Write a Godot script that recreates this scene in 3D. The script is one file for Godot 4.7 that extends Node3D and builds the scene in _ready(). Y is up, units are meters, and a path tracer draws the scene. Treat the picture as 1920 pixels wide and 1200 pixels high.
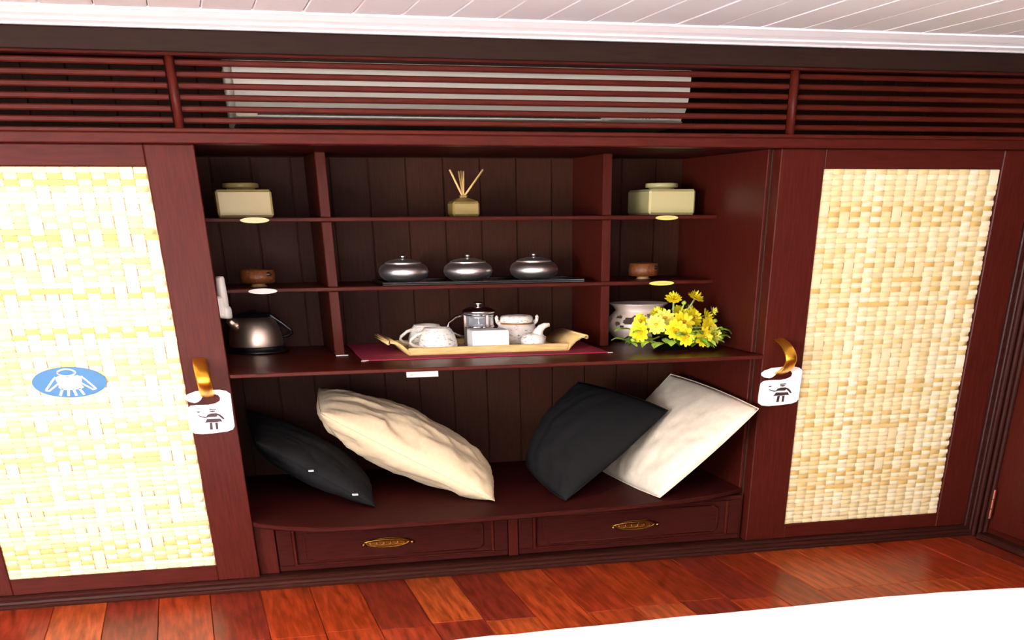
extends Node3D
# A cabin wall of built-in mahogany cupboards: two sliding doors with woven bamboo panels, a tea shelf,
# a bench with drawers and cushions, a louvre grille with an air conditioner behind it; a bed in front.

const FLOOR := 0.0
const BACK := -1.5          # boarded back of the niche
const DOOR := -0.04         # face of the sliding doors
const CEIL := 2.56
const LEFT := -4.5
const RIGHT := 4.95
const FRONT := 9.6

var M := {}
var rng := RandomNumberGenerator.new()
var taken := {}

# ---------------------------------------------------------------- helpers: geometry
func mb(smooth := false) -> SurfaceTool:
	var st := SurfaceTool.new()
	st.begin(Mesh.PRIMITIVE_TRIANGLES)
	st.set_smooth_group(0 if smooth else -1)
	return st

func tri(st: SurfaceTool, a: Vector3, b: Vector3, c: Vector3) -> void:
	# a, b, c run counter-clockwise seen from outside
	st.add_vertex(a); st.add_vertex(c); st.add_vertex(b)

func quad(st: SurfaceTool, a: Vector3, b: Vector3, c: Vector3, d: Vector3) -> void:
	tri(st, a, b, c); tri(st, a, c, d)

func box(st: SurfaceTool, lo: Vector3, hi: Vector3, bevel := 0.004) -> void:
	var c := (lo + hi) / 2.0
	var h := (hi - lo).abs() / 2.0
	var b: float = min(bevel, min(h.x, min(h.y, h.z)) * 0.45)
	var V := func(ax: int, sx: int, sy: int, sz: int) -> Vector3:
		var p := Vector3(h.x - b, h.y - b, h.z - b)
		p[ax] = h[ax]
		return c + Vector3(p.x * sx, p.y * sy, p.z * sz)
	for s in [-1, 1]:
		var f := [V.call(0, s, -1, -1), V.call(0, s, 1, -1), V.call(0, s, 1, 1), V.call(0, s, -1, 1)]
		face(st, f, Vector3(s, 0, 0))
		f = [V.call(1, -1, s, -1), V.call(1, 1, s, -1), V.call(1, 1, s, 1), V.call(1, -1, s, 1)]
		face(st, f, Vector3(0, s, 0))
		f = [V.call(2, -1, -1, s), V.call(2, 1, -1, s), V.call(2, 1, 1, s), V.call(2, -1, 1, s)]
		face(st, f, Vector3(0, 0, s))
		for t in [-1, 1]:
			face(st, [V.call(0, s, t, -1), V.call(0, s, t, 1), V.call(1, s, t, 1), V.call(1, s, t, -1)], Vector3(s, t, 0))
			face(st, [V.call(0, s, -1, t), V.call(0, s, 1, t), V.call(2, s, 1, t), V.call(2, s, -1, t)], Vector3(s, 0, t))
			face(st, [V.call(1, -1, s, t), V.call(1, 1, s, t), V.call(2, 1, s, t), V.call(2, -1, s, t)], Vector3(0, s, t))
			for u in [-1, 1]:
				face(st, [V.call(0, s, t, u), V.call(1, s, t, u), V.call(2, s, t, u)], Vector3(s, t, u))

func face(st: SurfaceTool, f: Array, n: Vector3) -> void:
	var m: Vector3 = (f[1] - f[0]).cross(f[2] - f[0])
	if m.dot(n) < 0.0:
		f.reverse()
	for i in range(1, f.size() - 1):
		tri(st, f[0], f[i], f[i + 1])

func lathe(st: SurfaceTool, at: Vector3, prof: Array, n := 28, ez := 1.0, skip = null) -> void:
	# profile of (radius, height) from the bottom up along the outside
	for i in prof.size() - 1:
		var p: Vector2 = prof[i]
		var q: Vector2 = prof[i + 1]
		for k in n:
			var a := TAU * k / n
			var b := TAU * (k + 1) / n
			if skip != null and skip.call((a + b) / 2.0, (p.y + q.y) / 2.0):
				continue
			var P := func(r: float, y: float, t: float) -> Vector3: return at + Vector3(r * sin(t), y, r * ez * cos(t))
			if p.x < 1e-5:
				tri(st, P.call(0.0, p.y, a), P.call(q.x, q.y, b), P.call(q.x, q.y, a))
			elif q.x < 1e-5:
				tri(st, P.call(p.x, p.y, a), P.call(p.x, p.y, b), P.call(0.0, q.y, a))
			else:
				quad(st, P.call(p.x, p.y, a), P.call(p.x, p.y, b), P.call(q.x, q.y, b), P.call(q.x, q.y, a))

func tube(st: SurfaceTool, pts: Array, r, n := 8, flat := 1.0, flat_axis := Vector3.ZERO) -> void:
	# a round (or flattened along flat_axis) bar through the points; r is a number or one number for each point
	var rings := []
	var up := Vector3.UP
	for i in pts.size():
		var d: Vector3 = (pts[min(i + 1, pts.size() - 1)] - pts[max(i - 1, 0)]).normalized()
		if i == 0 and absf(d.dot(up)) > 0.95:
			up = Vector3.RIGHT
		var s := d.cross(up).normalized()
		up = s.cross(d).normalized()
		var rad: float = r[i] if r is Array else r
		var ring := []
		for k in n:
			var a := TAU * k / n
			var o := (s * cos(a) + up * sin(a)) * rad
			if flat_axis != Vector3.ZERO:
				o += flat_axis * o.dot(flat_axis) * (flat - 1.0)
			ring.append(pts[i] + o)
		rings.append(ring)
	for i in rings.size() - 1:
		for k in n:
			var l: int = (k + 1) % n
			quad(st, rings[i][k], rings[i + 1][k], rings[i + 1][l], rings[i][l])
	for k in range(1, n - 1):
		tri(st, rings[0][0], rings[0][k], rings[0][k + 1])
		tri(st, rings[-1][0], rings[-1][k + 1], rings[-1][k])

func plate(st: SurfaceTool, poly: PackedVector2Array, z0: float, z1: float) -> void:
	# a flat outline in x and y, with thickness from z0 (back) to z1 (front)
	var t := Geometry2D.triangulate_polygon(poly)
	for i in range(0, t.size(), 3):
		var f := []
		for k in 3: f.append(Vector3(poly[t[i + k]].x, poly[t[i + k]].y, z1))
		face(st, f, Vector3(0, 0, 1))
		f = []
		for k in 3: f.append(Vector3(poly[t[i + k]].x, poly[t[i + k]].y, z0))
		face(st, f, Vector3(0, 0, -1))
	var cw := Geometry2D.is_polygon_clockwise(poly)
	for i in poly.size():
		var a := poly[i]
		var b := poly[(i + 1) % poly.size()]
		if cw:
			var s := a; a = b; b = s
		quad(st, Vector3(a.x, a.y, z0), Vector3(b.x, b.y, z0), Vector3(b.x, b.y, z1), Vector3(a.x, a.y, z1))

func prism_x(st: SurfaceTool, prof: PackedVector2Array, x0: float, x1: float) -> void:
	# a profile in (z, y) drawn out along x
	var t := Geometry2D.triangulate_polygon(prof)
	for e in [[x0, -1.0], [x1, 1.0]]:
		for i in range(0, t.size(), 3):
			var f := []
			for k in 3: f.append(Vector3(e[0], prof[t[i + k]].y, prof[t[i + k]].x))
			face(st, f, Vector3(e[1], 0, 0))
	var cw := Geometry2D.is_polygon_clockwise(prof)
	for i in prof.size():
		var a := prof[i]
		var b := prof[(i + 1) % prof.size()]
		if cw:
			var s := a; a = b; b = s
		quad(st, Vector3(x1, a.y, a.x), Vector3(x0, a.y, a.x), Vector3(x0, b.y, b.x), Vector3(x1, b.y, b.x))

func oval(cx: float, cy: float, rx: float, ry: float, n := 32) -> PackedVector2Array:
	var p := PackedVector2Array()
	for k in n: p.append(Vector2(cx + rx * cos(TAU * k / n), cy + ry * sin(TAU * k / n)))
	return p

func done(st: SurfaceTool) -> ArrayMesh:
	st.generate_normals()
	return st.commit()

# ---------------------------------------------------------------- helpers: objects
func numbered(n: String) -> String:
	taken[n] = taken.get(n, -1) + 1
	return n if taken[n] == 0 else "%s_%03d" % [n, taken[n]]

func thing(called: String, label: String, category: String, at: Vector3, group := "") -> Node3D:
	var o := Node3D.new()
	o.name = numbered(called)
	add_child(o)
	o.position = at
	meta(o, label, category, group)
	return o

func meta(o: Node, label: String, category: String, group := "", kind := "") -> void:
	if label: o.set_meta("label", label)
	if category: o.set_meta("category", category)
	if group: o.set_meta("group", group)
	if kind: o.set_meta("kind", kind)

func piece(called: String, mesh: Mesh, mat: Material, parent: Node, at := Vector3.ZERO, label := "") -> MeshInstance3D:
	var o := MeshInstance3D.new()
	o.name = called
	o.mesh = mesh
	o.material_override = null
	o.set_surface_override_material(0, mat)
	parent.add_child(o, true)
	o.position = at
	if label: o.set_meta("label", label)
	return o

func obj(called: String, st: SurfaceTool, mat: Material, parent: Node3D, label := "") -> MeshInstance3D:
	# the shape is given in world coordinates
	var from := Vector3.ZERO
	var p: Node = parent
	while p is Node3D and p != self:
		from += p.position
		p = p.get_parent()
	return piece(called, done(st), mat, parent, -from, label)

func structure(called: String, label: String, category: String) -> Node3D:
	var o := thing(called, label, category, Vector3.ZERO)
	o.set_meta("kind", "structure")
	return o

# ---------------------------------------------------------------- helpers: materials
func srgb(r: float, g: float, b: float) -> Color:
	return Color(r / 255.0, g / 255.0, b / 255.0)

func noise_tex(lo: Color, hi: Color, freq: float, octaves: int, seed_: int, size := 256, power := 1.0) -> ImageTexture:
	var n := FastNoiseLite.new()
	n.seed = seed_
	n.frequency = freq
	n.fractal_octaves = octaves
	var im := n.get_seamless_image(size, size)
	var out := Image.create(size, size, false, Image.FORMAT_RGB8)
	for y in size:
		for x in size:
			out.set_pixel(x, y, lo.lerp(hi, pow(im.get_pixel(x, y).r, power)))
	return ImageTexture.create_from_image(out)

func plain(c: Color, rough := 0.5, metal := 0.0) -> StandardMaterial3D:
	var m := StandardMaterial3D.new()
	m.albedo_color = c
	m.roughness = rough
	m.metallic = metal
	return m

func wood(c: Color, axis: int, rough := 0.35, fine := 5.0) -> StandardMaterial3D:
	# axis: the direction that the grain runs in (0 x, 1 y, 2 z)
	var m := plain(c, rough)
	m.metallic_specular = 0.22
	m.albedo_texture = M.grain
	m.uv1_triplanar = true
	m.uv1_world_triplanar = true
	var s := Vector3(fine, fine, fine)
	s[axis] = fine * 0.09
	m.uv1_scale = s
	m.uv1_offset = Vector3(c.r * 7.0, c.g * 13.0, c.b * 3.0 + axis)
	return m

func make_materials() -> void:
	M.grain = noise_tex(Color(0.80, 0.77, 0.75), Color(1.0, 1.0, 1.0), 0.02, 5, 11, 512, 0.9)
	M.plank_grain = noise_tex(Color(0.52, 0.46, 0.42), Color(1.0, 1.0, 1.0), 0.014, 5, 23, 512, 0.8)
	var mah := srgb(77, 26, 18)
	M.mah_x = wood(mah, 0)
	M.mah_y = wood(mah, 1)
	M.mah_z = wood(mah, 2)
	M.dark_y = wood(srgb(62, 32, 20), 1, 0.55)
	M.dark_x = wood(srgb(64, 24, 20), 0, 0.6)
	M.dark_x.metallic_specular = 0.12
	M.beam = wood(srgb(41, 25, 19), 0, 0.6)
	M.base = wood(srgb(60, 28, 22), 0, 0.4)
	M.white_paint = plain(srgb(247, 247, 247), 0.45)
	M.ceil = [plain(srgb(242, 243, 245), 0.5), plain(srgb(237, 238, 240), 0.5), plain(srgb(245, 246, 248), 0.5)]
	M.plaster = plain(srgb(238, 234, 226), 0.8)
	M.floor_under = plain(srgb(176, 128, 98), 0.7)
	M.planks = []
	for c in [srgb(186, 76, 36), srgb(170, 62, 32), srgb(142, 52, 34), srgb(196, 90, 42), srgb(156, 58, 30), srgb(178, 68, 30)]:
		var m := wood(c, 2, 0.32, 3.2)
		m.albedo_texture = M.plank_grain
		M.planks.append(m)
	M.cane_v = []
	for c in [srgb(233, 220, 180), srgb(228, 211, 166), srgb(239, 228, 194), srgb(222, 202, 152)]: M.cane_v.append(plain(c, 0.6))
	M.cane_h = []
	for c in [srgb(222, 198, 140), srgb(215, 186, 121), srgb(229, 209, 157), srgb(206, 172, 100), srgb(234, 218, 173)]: M.cane_h.append(plain(c, 0.6))
	M.cane_back = plain(srgb(176, 140, 84), 0.8)
	M.brass = plain(srgb(244, 184, 62), 0.36, 1.0)
	M.old_brass = plain(srgb(150, 104, 44), 0.3, 1.0)
	M.chrome = plain(srgb(236, 230, 224), 0.38, 1.0)
	M.polished = plain(srgb(214, 208, 204), 0.14, 1.0)
	M.steel = plain(srgb(236, 218, 200), 0.38, 1.0)
	M.black = plain(srgb(16, 15, 15), 0.3)
	M.black_cloth = plain(srgb(36, 35, 35), 0.95)
	M.black_gloss = plain(srgb(14, 13, 13), 0.15)
	M.card = plain(srgb(244, 242, 238), 0.5)
	M.ink = plain(srgb(52, 22, 26), 0.6)

# ---------------------------------------------------------------- the room
func camera_and_light() -> void:
	var cam := Camera3D.new()
	cam.name = "camera"
	add_child(cam)
	cam.transform = Transform3D(Basis(
		Vector3(0.96334226, -0.00493664, 0.26822998),
		Vector3(0.16144951, 0.80917585, -0.56495),
		Vector3(-0.21425627, 0.58754581, 0.78031031)), Vector3(0, 1.806, 7.0))
	# the photograph's lens looks down steeply and is shifted up: focal length 2064.8 pixels, axis at (1034.8, 1899.6) of 1920 x 1200
	cam.projection = Camera3D.PROJECTION_FRUSTUM
	cam.near = 0.05
	cam.far = 100.0
	cam.size = 0.05 * 1200.0 / 2064.786
	cam.frustum_offset = Vector2(0.05 * (960.0 - 1034.815) / 2064.786, 0.05 * (1899.627 - 600.0) / 2064.786)
	cam.current = true

	var sky_mat := ProceduralSkyMaterial.new()
	sky_mat.sky_top_color = srgb(190, 208, 232)
	sky_mat.sky_horizon_color = srgb(240, 240, 238)
	sky_mat.ground_bottom_color = srgb(150, 156, 156)
	sky_mat.ground_horizon_color = srgb(205, 208, 206)
	var sky := Sky.new()
	sky.sky_material = sky_mat
	var env := Environment.new()
	env.background_mode = Environment.BG_SKY
	env.sky = sky
	env.background_energy_multiplier = 1.6
	env.tonemap_mode = Environment.TONE_MAPPER_LINEAR
	env.tonemap_exposure = 1.2
	env.sdfgi_enabled = true
	env.ssao_enabled = true
	env.ssil_enabled = true
	var we := WorldEnvironment.new()
	we.name = "environment"
	we.environment = env
	add_child(we)

	# daylight that comes in at the windows: one soft source the size of each opening
	daylight("window_daylight", Vector3(LEFT + 0.02, 1.25, 6.75), Vector3(1, 0, 0), Vector2(3.5, 1.7), 84.0)
	daylight("window_daylight", Vector3(-1.9, 1.25, FRONT - 0.02), Vector3(0, 0, -1), Vector2(3.6, 1.7), 22.0)
	daylight("window_daylight", Vector3(RIGHT - 0.02, 1.3, 7.2), Vector3(-1, 0, 0), Vector2(1.2, 1.5), 5.0)
	# low sun that falls through the left-hand window onto the bed
	var sun := DirectionalLight3D.new()
	sun.name = "sun"
	sun.light_color = srgb(255, 252, 248)
	sun.light_energy = 62.0
	sun.light_angular_distance = 0.6
	sun.shadow_enabled = true
	add_child(sun)
	sun.look_at_from_position(Vector3.ZERO, Vector3(1.0, -0.24, -0.33), Vector3.UP)

func daylight(called: String, at: Vector3, towards: Vector3, size: Vector2, energy: float) -> void:
	var l := AreaLight3D.new()
	l.name = numbered(called)
	l.area_size = size
	l.light_energy = energy
	l.light_color = srgb(245, 249, 255)
	l.shadow_enabled = true
	l.area_range = 30.0
	add_child(l)
	l.look_at_from_position(at, at + towards, Vector3.UP)

func wall_with_opening(w: Node3D, axis: int, at: float, thick: float, span: Vector2, hole: Rect2) -> void:
	# axis 0: a wall across x at x = at, running in z; axis 2: across z, running in x. hole: position and size along the run and in y
	var parts := [
		[span.x, hole.position.x, FLOOR, CEIL], [hole.end.x, span.y, FLOOR, CEIL],
		[hole.position.x, hole.end.x, FLOOR, hole.position.y], [hole.position.x, hole.end.x, hole.end.y, CEIL]]
	var st := mb()
	for p in parts:
		if axis == 0: box(st, Vector3(min(at, at + thick), p[2], p[0]), Vector3(max(at, at + thick), p[3], p[1]), 0.0)
		else: box(st, Vector3(p[0], p[2], min(at, at + thick)), Vector3(p[1], p[3], max(at, at + thick)), 0.0)
	obj("wall_panel", st, M.plaster, w)

func window_frame(called: String, label: String, axis: int, at: float, hole: Rect2) -> void:
	var w := structure(called, label, "window")
	var f := mb()
	var y0 := hole.position.y
	var y1 := hole.end.y
	var bars := [[hole.position.x, hole.position.x + 0.08, y0, y1], [hole.end.x - 0.08, hole.end.x, y0, y1], [hole.position.x + 0.08, hole.end.x - 0.08, y0, y0 + 0.06], [hole.position.x + 0.08, hole.end.x - 0.08, y1 - 0.06, y1], [hole.get_center().x - 0.03, hole.get_center().x + 0.03, y0 + 0.06, y1 - 0.06]]
	for b in bars:
		if axis == 0: box(f, Vector3(at - 0.03, b[2], b[0]), Vector3(at + 0.03, b[3], b[1]))
		else: box(f, Vector3(b[0], b[2], at - 0.03), Vector3(b[1], b[3], at + 0.03))
	obj("window_frame", f, M.mah_y, w)
	var g := mb()
	if axis == 0: box(g, Vector3(at - 0.004, y0, hole.position.x), Vector3(at + 0.004, y1, hole.end.x), 0.0)
	else: box(g, Vector3(hole.position.x, y0, at - 0.004), Vector3(hole.end.x, y1, at + 0.004), 0.0)
	var glass := plain(Color(1, 1, 1, 0.08), 0.02)
	glass.transparency = BaseMaterial3D.TRANSPARENCY_ALPHA
	obj("pane", g, glass, w)

func room() -> void:
	# floor: tropical hardwood planks that run away from the cupboards
	var fl := structure("floor", "red-brown hardwood plank floor in front of the cupboards", "floor")
	var st := mb()
	box(st, Vector3(LEFT, -0.14, BACK), Vector3(RIGHT + 0.2, -0.022, FRONT), 0.0)
	obj("subfloor", st, M.floor_under, fl)
	var w := 0.2887
	var x := -1.018 - w * 12.0
	var made := {}
	var col := 0
	while x < RIGHT - 0.01:
		var x1: float = min(x + w, RIGHT + 0.02)
		var z := 0.0
		var first := true
		while z < FRONT - 0.01:
			var l: float = [2.0, 2.45, 2.2][rng.randi() % 3]
			if first: l = [0.95, 0.98, 0.93, 1.9, 0.97][(col * 3 + rng.randi() % 2) % 5]
			first = false
			if z + l > FRONT - 0.4: l = FRONT - z
			var key := "%.3f %.3f" % [x1 - x, l]
			if not made.has(key):
				var b := mb()
				box(b, Vector3(0.0015, -0.022, 0.0015), Vector3(x1 - x - 0.0015, 0.0, l - 0.0015), 0.003)
				made[key] = done(b)
			piece("plank", made[key], M.planks[rng.randi() % 6], fl, Vector3(x, rng.randf_range(-0.001, 0.0), z))
			z += l
		x = x1
		col += 1
	# ceiling: white painted boards
	var ce := structure("ceiling", "white painted board ceiling", "ceiling")
	st = mb()
	box(st, Vector3(LEFT - 0.2, CEIL + 0.02, BACK), Vector3(RIGHT + 0.2, CEIL + 0.12, FRONT + 0.1), 0.0)
	obj("ceiling_panel", st, M.white_paint, ce)
	var b2 := mb()
	box(b2, Vector3(0.002, 0.0, 0.0), Vector3(0.2262, 0.02, FRONT - 0.02), 0.006)
	var board := done(b2)
	x = 0.267 - 0.2282 * 21.0
	while x < RIGHT:
		piece("board", board, M.ceil[rng.randi() % 3], ce, Vector3(x, CEIL + rng.randf_range(-0.001, 0.001), 0.02))
		x += 0.2282
	# crown moulding: stepped white profile between the cupboards and the ceiling
	var tr := structure("trim_1", "white stepped crown moulding above the dark cupboards", "moulding")
	st = mb()
	prism_x(st, PackedVector2Array([Vector2(-0.06, 2.505), Vector2(0.02, 2.505), Vector2(0.03, 2.512), Vector2(0.06, 2.520), Vector2(0.062, 2.526), Vector2(0.10, 2.536), Vector2(0.14, 2.550), Vector2(0.15, 2.553), Vector2(0.15, 2.566), Vector2(-0.06, 2.566)]), LEFT, RIGHT + 0.02)
	obj("moulding", st, M.white_paint, tr)
	# skirting along the foot of the cupboards
	var bs := structure("baseboard_back", "dark stepped skirting along the foot of the cupboards", "baseboard")
	st = mb()
	prism_x(st, PackedVector2Array([Vector2(-0.2, 0.0), Vector2(0.0, 0.0), Vector2(0.002, 0.012), Vector2(-0.004, 0.019), Vector2(0.0, 0.026), Vector2(-0.002, 0.038), Vector2(-0.012, 0.043), Vector2(-0.008, 0.05), Vector2(-0.016, 0.058), Vector2(-0.034, 0.063), Vector2(-0.2, 0.063)]), LEFT, RIGHT - 0.02)
	obj("skirting", st, M.base, bs)
	# the boarded wall behind the niche and the grille
	var wb := structure("wall_back", "dark vertical tongue and groove boarding behind the shelves", "wall")
	st = mb()
	box(st, Vector3(LEFT - 0.2, FLOOR, BACK - 0.15), Vector3(RIGHT + 0.2, CEIL + 0.1, BACK - 0.012), 0.0)
	obj("wall_panel", st, M.dark_y, wb)
	var low := mb()
	box(low, Vector3(0.003, 0.0, -0.014), Vector3(0.2315, 1.73, 0.0), 0.006)
	var lowm := done(low)
	var up := mb()
	box(up, Vector3(0.003, 0.0, -0.014), Vector3(0.2315, 0.372, 0.0), 0.006)
	var upm := done(up)
	for k in range(-1, 14):
		piece("board", lowm, M.dark_y, wb, Vector3(0.257 + 0.2345 * (k - 0) , 0.36, BACK))
	for k in range(-8, 21):
		piece("board", upm, M.dark_y, wb, Vector3(0.257 + 0.2345 * k, 2.13, BACK))
	# side and front walls, with the windows that light the room
	var wl := structure("wall_left", "cream plastered wall on the left of the cabin", "wall")
	var hl := Rect2(5.0, 0.4, 3.5, 1.7)
	wall_with_opening(wl, 0, LEFT, -0.2, Vector2(BACK, FRONT + 0.2), hl)
	window_frame("window_1", "window with dark frame in the left wall", 0, LEFT - 0.1, hl)
	var wf := structure("wall_front", "cream plastered wall behind the bed", "wall")
	var hf := Rect2(-3.7, 0.4, 3.6, 1.7)
	wall_with_opening(wf, 2, FRONT, 0.2, Vector2(LEFT - 0.2, RIGHT + 0.2), hf)
	window_frame("window_2", "wide window with dark frame behind the bed", 2, FRONT + 0.1, hf)
	var wr := structure("wall_right", "dark mahogany panelled wall on the right", "wall")
	var hr := Rect2(6.6, 0.55, 1.2, 1.5)
	var parts := [[BACK, 6.6, FLOOR, CEIL], [7.8, FRONT + 0.2, FLOOR, CEIL], [6.6, 7.8, FLOOR, 0.55], [6.6, 7.8, 2.05, CEIL]]
	st = mb()
	for p in parts: box(st, Vector3(RIGHT + 0.03, p[2], p[0]), Vector3(RIGHT + 0.23, p[3], p[1]), 0.0)
	obj("wall_panel", st, M.mah_y, wr)
	window_frame("window_3", "narrow window with dark frame in the right wall", 0, RIGHT + 0.12, hr)
	# corner posts where the right wall meets the cupboards
	var tc := structure("trim_2", "dark fluted corner post beside the right-hand door", "moulding")
	st = mb()
	box(st, Vector3(4.885, 0.0, -0.1), Vector3(4.915, 2.09, -0.02), 0.006)
	box(st, Vector3(4.915, 0.0, -0.1), Vector3(4.98, 2.505, 0.0), 0.006)
	for q in [[4.942, 0.012], [4.962, 0.05], [4.97, 0.1]]:
		tube(st, [Vector3(q[0], 0.0, q[1]), Vector3(q[0], 2.5, q[1])], 0.016, 10)
	obj("corner_post", st, M.base, tc)
	# the cabin door in the right wall
	var dr := structure("door_1", "dark panelled cabin door in the right wall", "door")
	st = mb()
	box(st, Vector3(RIGHT + 0.0, 0.075, 0.18), Vector3(RIGHT + 0.05, 2.1, 1.9), 0.006)
	obj("door_leaf", st, M.mah_y, dr)
	st = mb()
	box(st, Vector3(RIGHT - 0.012, 0.17, 0.50), Vector3(RIGHT + 0.004, 0.185, 1.6), 0.004)
	box(st, Vector3(RIGHT - 0.012, 1.9, 0.50), Vector3(RIGHT + 0.004, 1.915, 1.6), 0.004)
	box(st, Vector3(RIGHT - 0.012, 0.185, 0.50), Vector3(RIGHT + 0.004, 1.9, 0.52), 0.004)
	box(st, Vector3(RIGHT - 0.012, 0.185, 1.58), Vector3(RIGHT + 0.004, 1.9, 1.6), 0.004)
	obj("panel_moulding", st, M.mah_y, dr)
	st = mb()
	box(st, Vector3(RIGHT - 0.05, 0.0, 0.1), Vector3(RIGHT + 0.05, 0.04, 2.0), 0.012)
	obj("threshold", st, M.base, dr)
	st = mb()
	for k in 3:
		tube(st, [Vector3(RIGHT - 0.012, 0.14 + 0.06 * k, 0.16), Vector3(RIGHT - 0.012, 0.196 + 0.06 * k, 0.16)], 0.012, 10)
	obj("hinge", st, plain(srgb(190, 120, 100), 0.3, 1.0), dr)

# ---------------------------------------------------------------- cupboards
func sliding_door(x0: float, x1: float, px0: float, px1: float, label: String, hx: float, loose: bool, seed_: int) -> void:
	rng.seed = seed_
	var d := thing("sliding_door", label, "door", Vector3((x0 + x1) / 2.0, 0.063, DOOR))
	var y0 := 0.063
	var y1 := 2.088
	var py0 := 0.147
	var py1 := 2.0
	for s in [[x0, px0], [px1, x1]]:
		var st := mb()
		box(st, Vector3(s[0], y0, DOOR - 0.1), Vector3(s[1], y1, DOOR), 0.005)
		obj("stile", st, M.mah_y, d)
	for r in [[y0, py0], [py1, y1]]:
		var st := mb()
		box(st, Vector3(px0, r[0], DOOR - 0.1), Vector3(px1, r[1], DOOR - 0.001), 0.005)
		obj("rail", st, M.mah_x, d)
	# woven mat of bamboo strips: real ribbons that pass over and under each other
	var back := mb()
	box(back, Vector3(px0 - 0.01, py0 - 0.01, DOOR - 0.05), Vector3(px1 + 0.01, py1 + 0.01, DOOR - 0.03), 0.0)
	var mat := obj("woven_panel", back, M.cane_back, d)
	var cols := 17
	var rows := 76
	var cw := (px1 - px0) / cols
	var rh := (py1 - py0) / rows
	var over := []
	for r in rows:
		var line := []
		for c in cols:
			var o := (r + c) % 2 == 0
			if rng.randf() < (0.14 if loose else 0.03): o = not o
			line.append(o)
		over.append(line)
	var zf := DOOR - 0.018
	var amp := 0.0055
	for r in rows:
		var yc := py0 + (r + 0.5) * rh
		var hh := rh * 0.46
		var st := mb(true)
		var pts := []
		var e0 := px0 + rng.randf_range(-0.003, 0.002)
		var e1 := px1 + rng.randf_range(-0.012, 0.004)
		pts.append(Vector2(e0, 0.0))
		for c in cols:
			var z: float = amp if over[r][c] else -amp
			pts.append(Vector2(px0 + (c + 0.18) * cw, z))
			pts.append(Vector2(px0 + (c + 0.82) * cw, z))
		pts.append(Vector2(e1, 0.0))
		ribbon(st, pts, yc, hh, zf, true)
		obj("strip", st, M.cane_h[rng.randi() % 5], mat)
	for c in cols:
		var xc := px0 + (c + 0.5) * cw
		var st := mb(true)
		var pts := [Vector2(py0, 0.0)]
		for r in rows:
			var z: float = -amp if over[r][c] else amp
			pts.append(Vector2(py0 + (r + 0.2) * rh, z))
			pts.append(Vector2(py0 + (r + 0.8) * rh, z))
		pts.append(Vector2(py1, 0.0))
		ribbon(st, pts, xc, cw * 0.45, zf, false)
		obj("strip", st, M.cane_v[rng.randi() % 4], mat)
	# brass strap handle that stands out from the stile
	var h := mb(true)
	var path := []
	for k in 15:
		var t := k / 14.0
		var a := lerpf(-PI / 2.0, PI / 2.0, t)
		path.append(Vector3(hx - 0.004 + 0.012 * t, 1.19 - 0.175 * t, DOOR + 0.165 * pow(cos(a), 0.7)))
	tube(h, path, 0.0085, 10, 4.4, Vector3(1, 0, 0))
	obj("handle", h, M.brass, d, "curved brass strap handle")

func ribbon(st: SurfaceTool, pts: Array, across: float, half: float, z0: float, flat: bool) -> void:
	# pts: (position along the strip, height over the mat); a thin strip with a crowned face
	for i in pts.size() - 1:
		var a: Vector2 = pts[i]
		var b: Vector2 = pts[i + 1]
		if flat:
			quad(st, Vector3(a.x, across - half, z0 + a.y - 0.003), Vector3(b.x, across - half, z0 + b.y - 0.003), Vector3(b.x, across, z0 + b.y), Vector3(a.x, across, z0 + a.y))
			quad(st, Vector3(a.x, across, z0 + a.y), Vector3(b.x, across, z0 + b.y), Vector3(b.x, across + half, z0 + b.y - 0.003), Vector3(a.x, across + half, z0 + a.y - 0.003))
		else:
			quad(st, Vector3(across - half, a.x, z0 + a.y - 0.003), Vector3(across, a.x, z0 + a.y), Vector3(across, b.x, z0 + b.y), Vector3(across - half, b.x, z0 + b.y - 0.003))
			quad(st, Vector3(across, a.x, z0 + a.y), Vector3(across + half, a.x, z0 + a.y - 0.003), Vector3(across + half, b.x, z0 + b.y - 0.003), Vector3(across, b.x, z0 + b.y))

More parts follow.
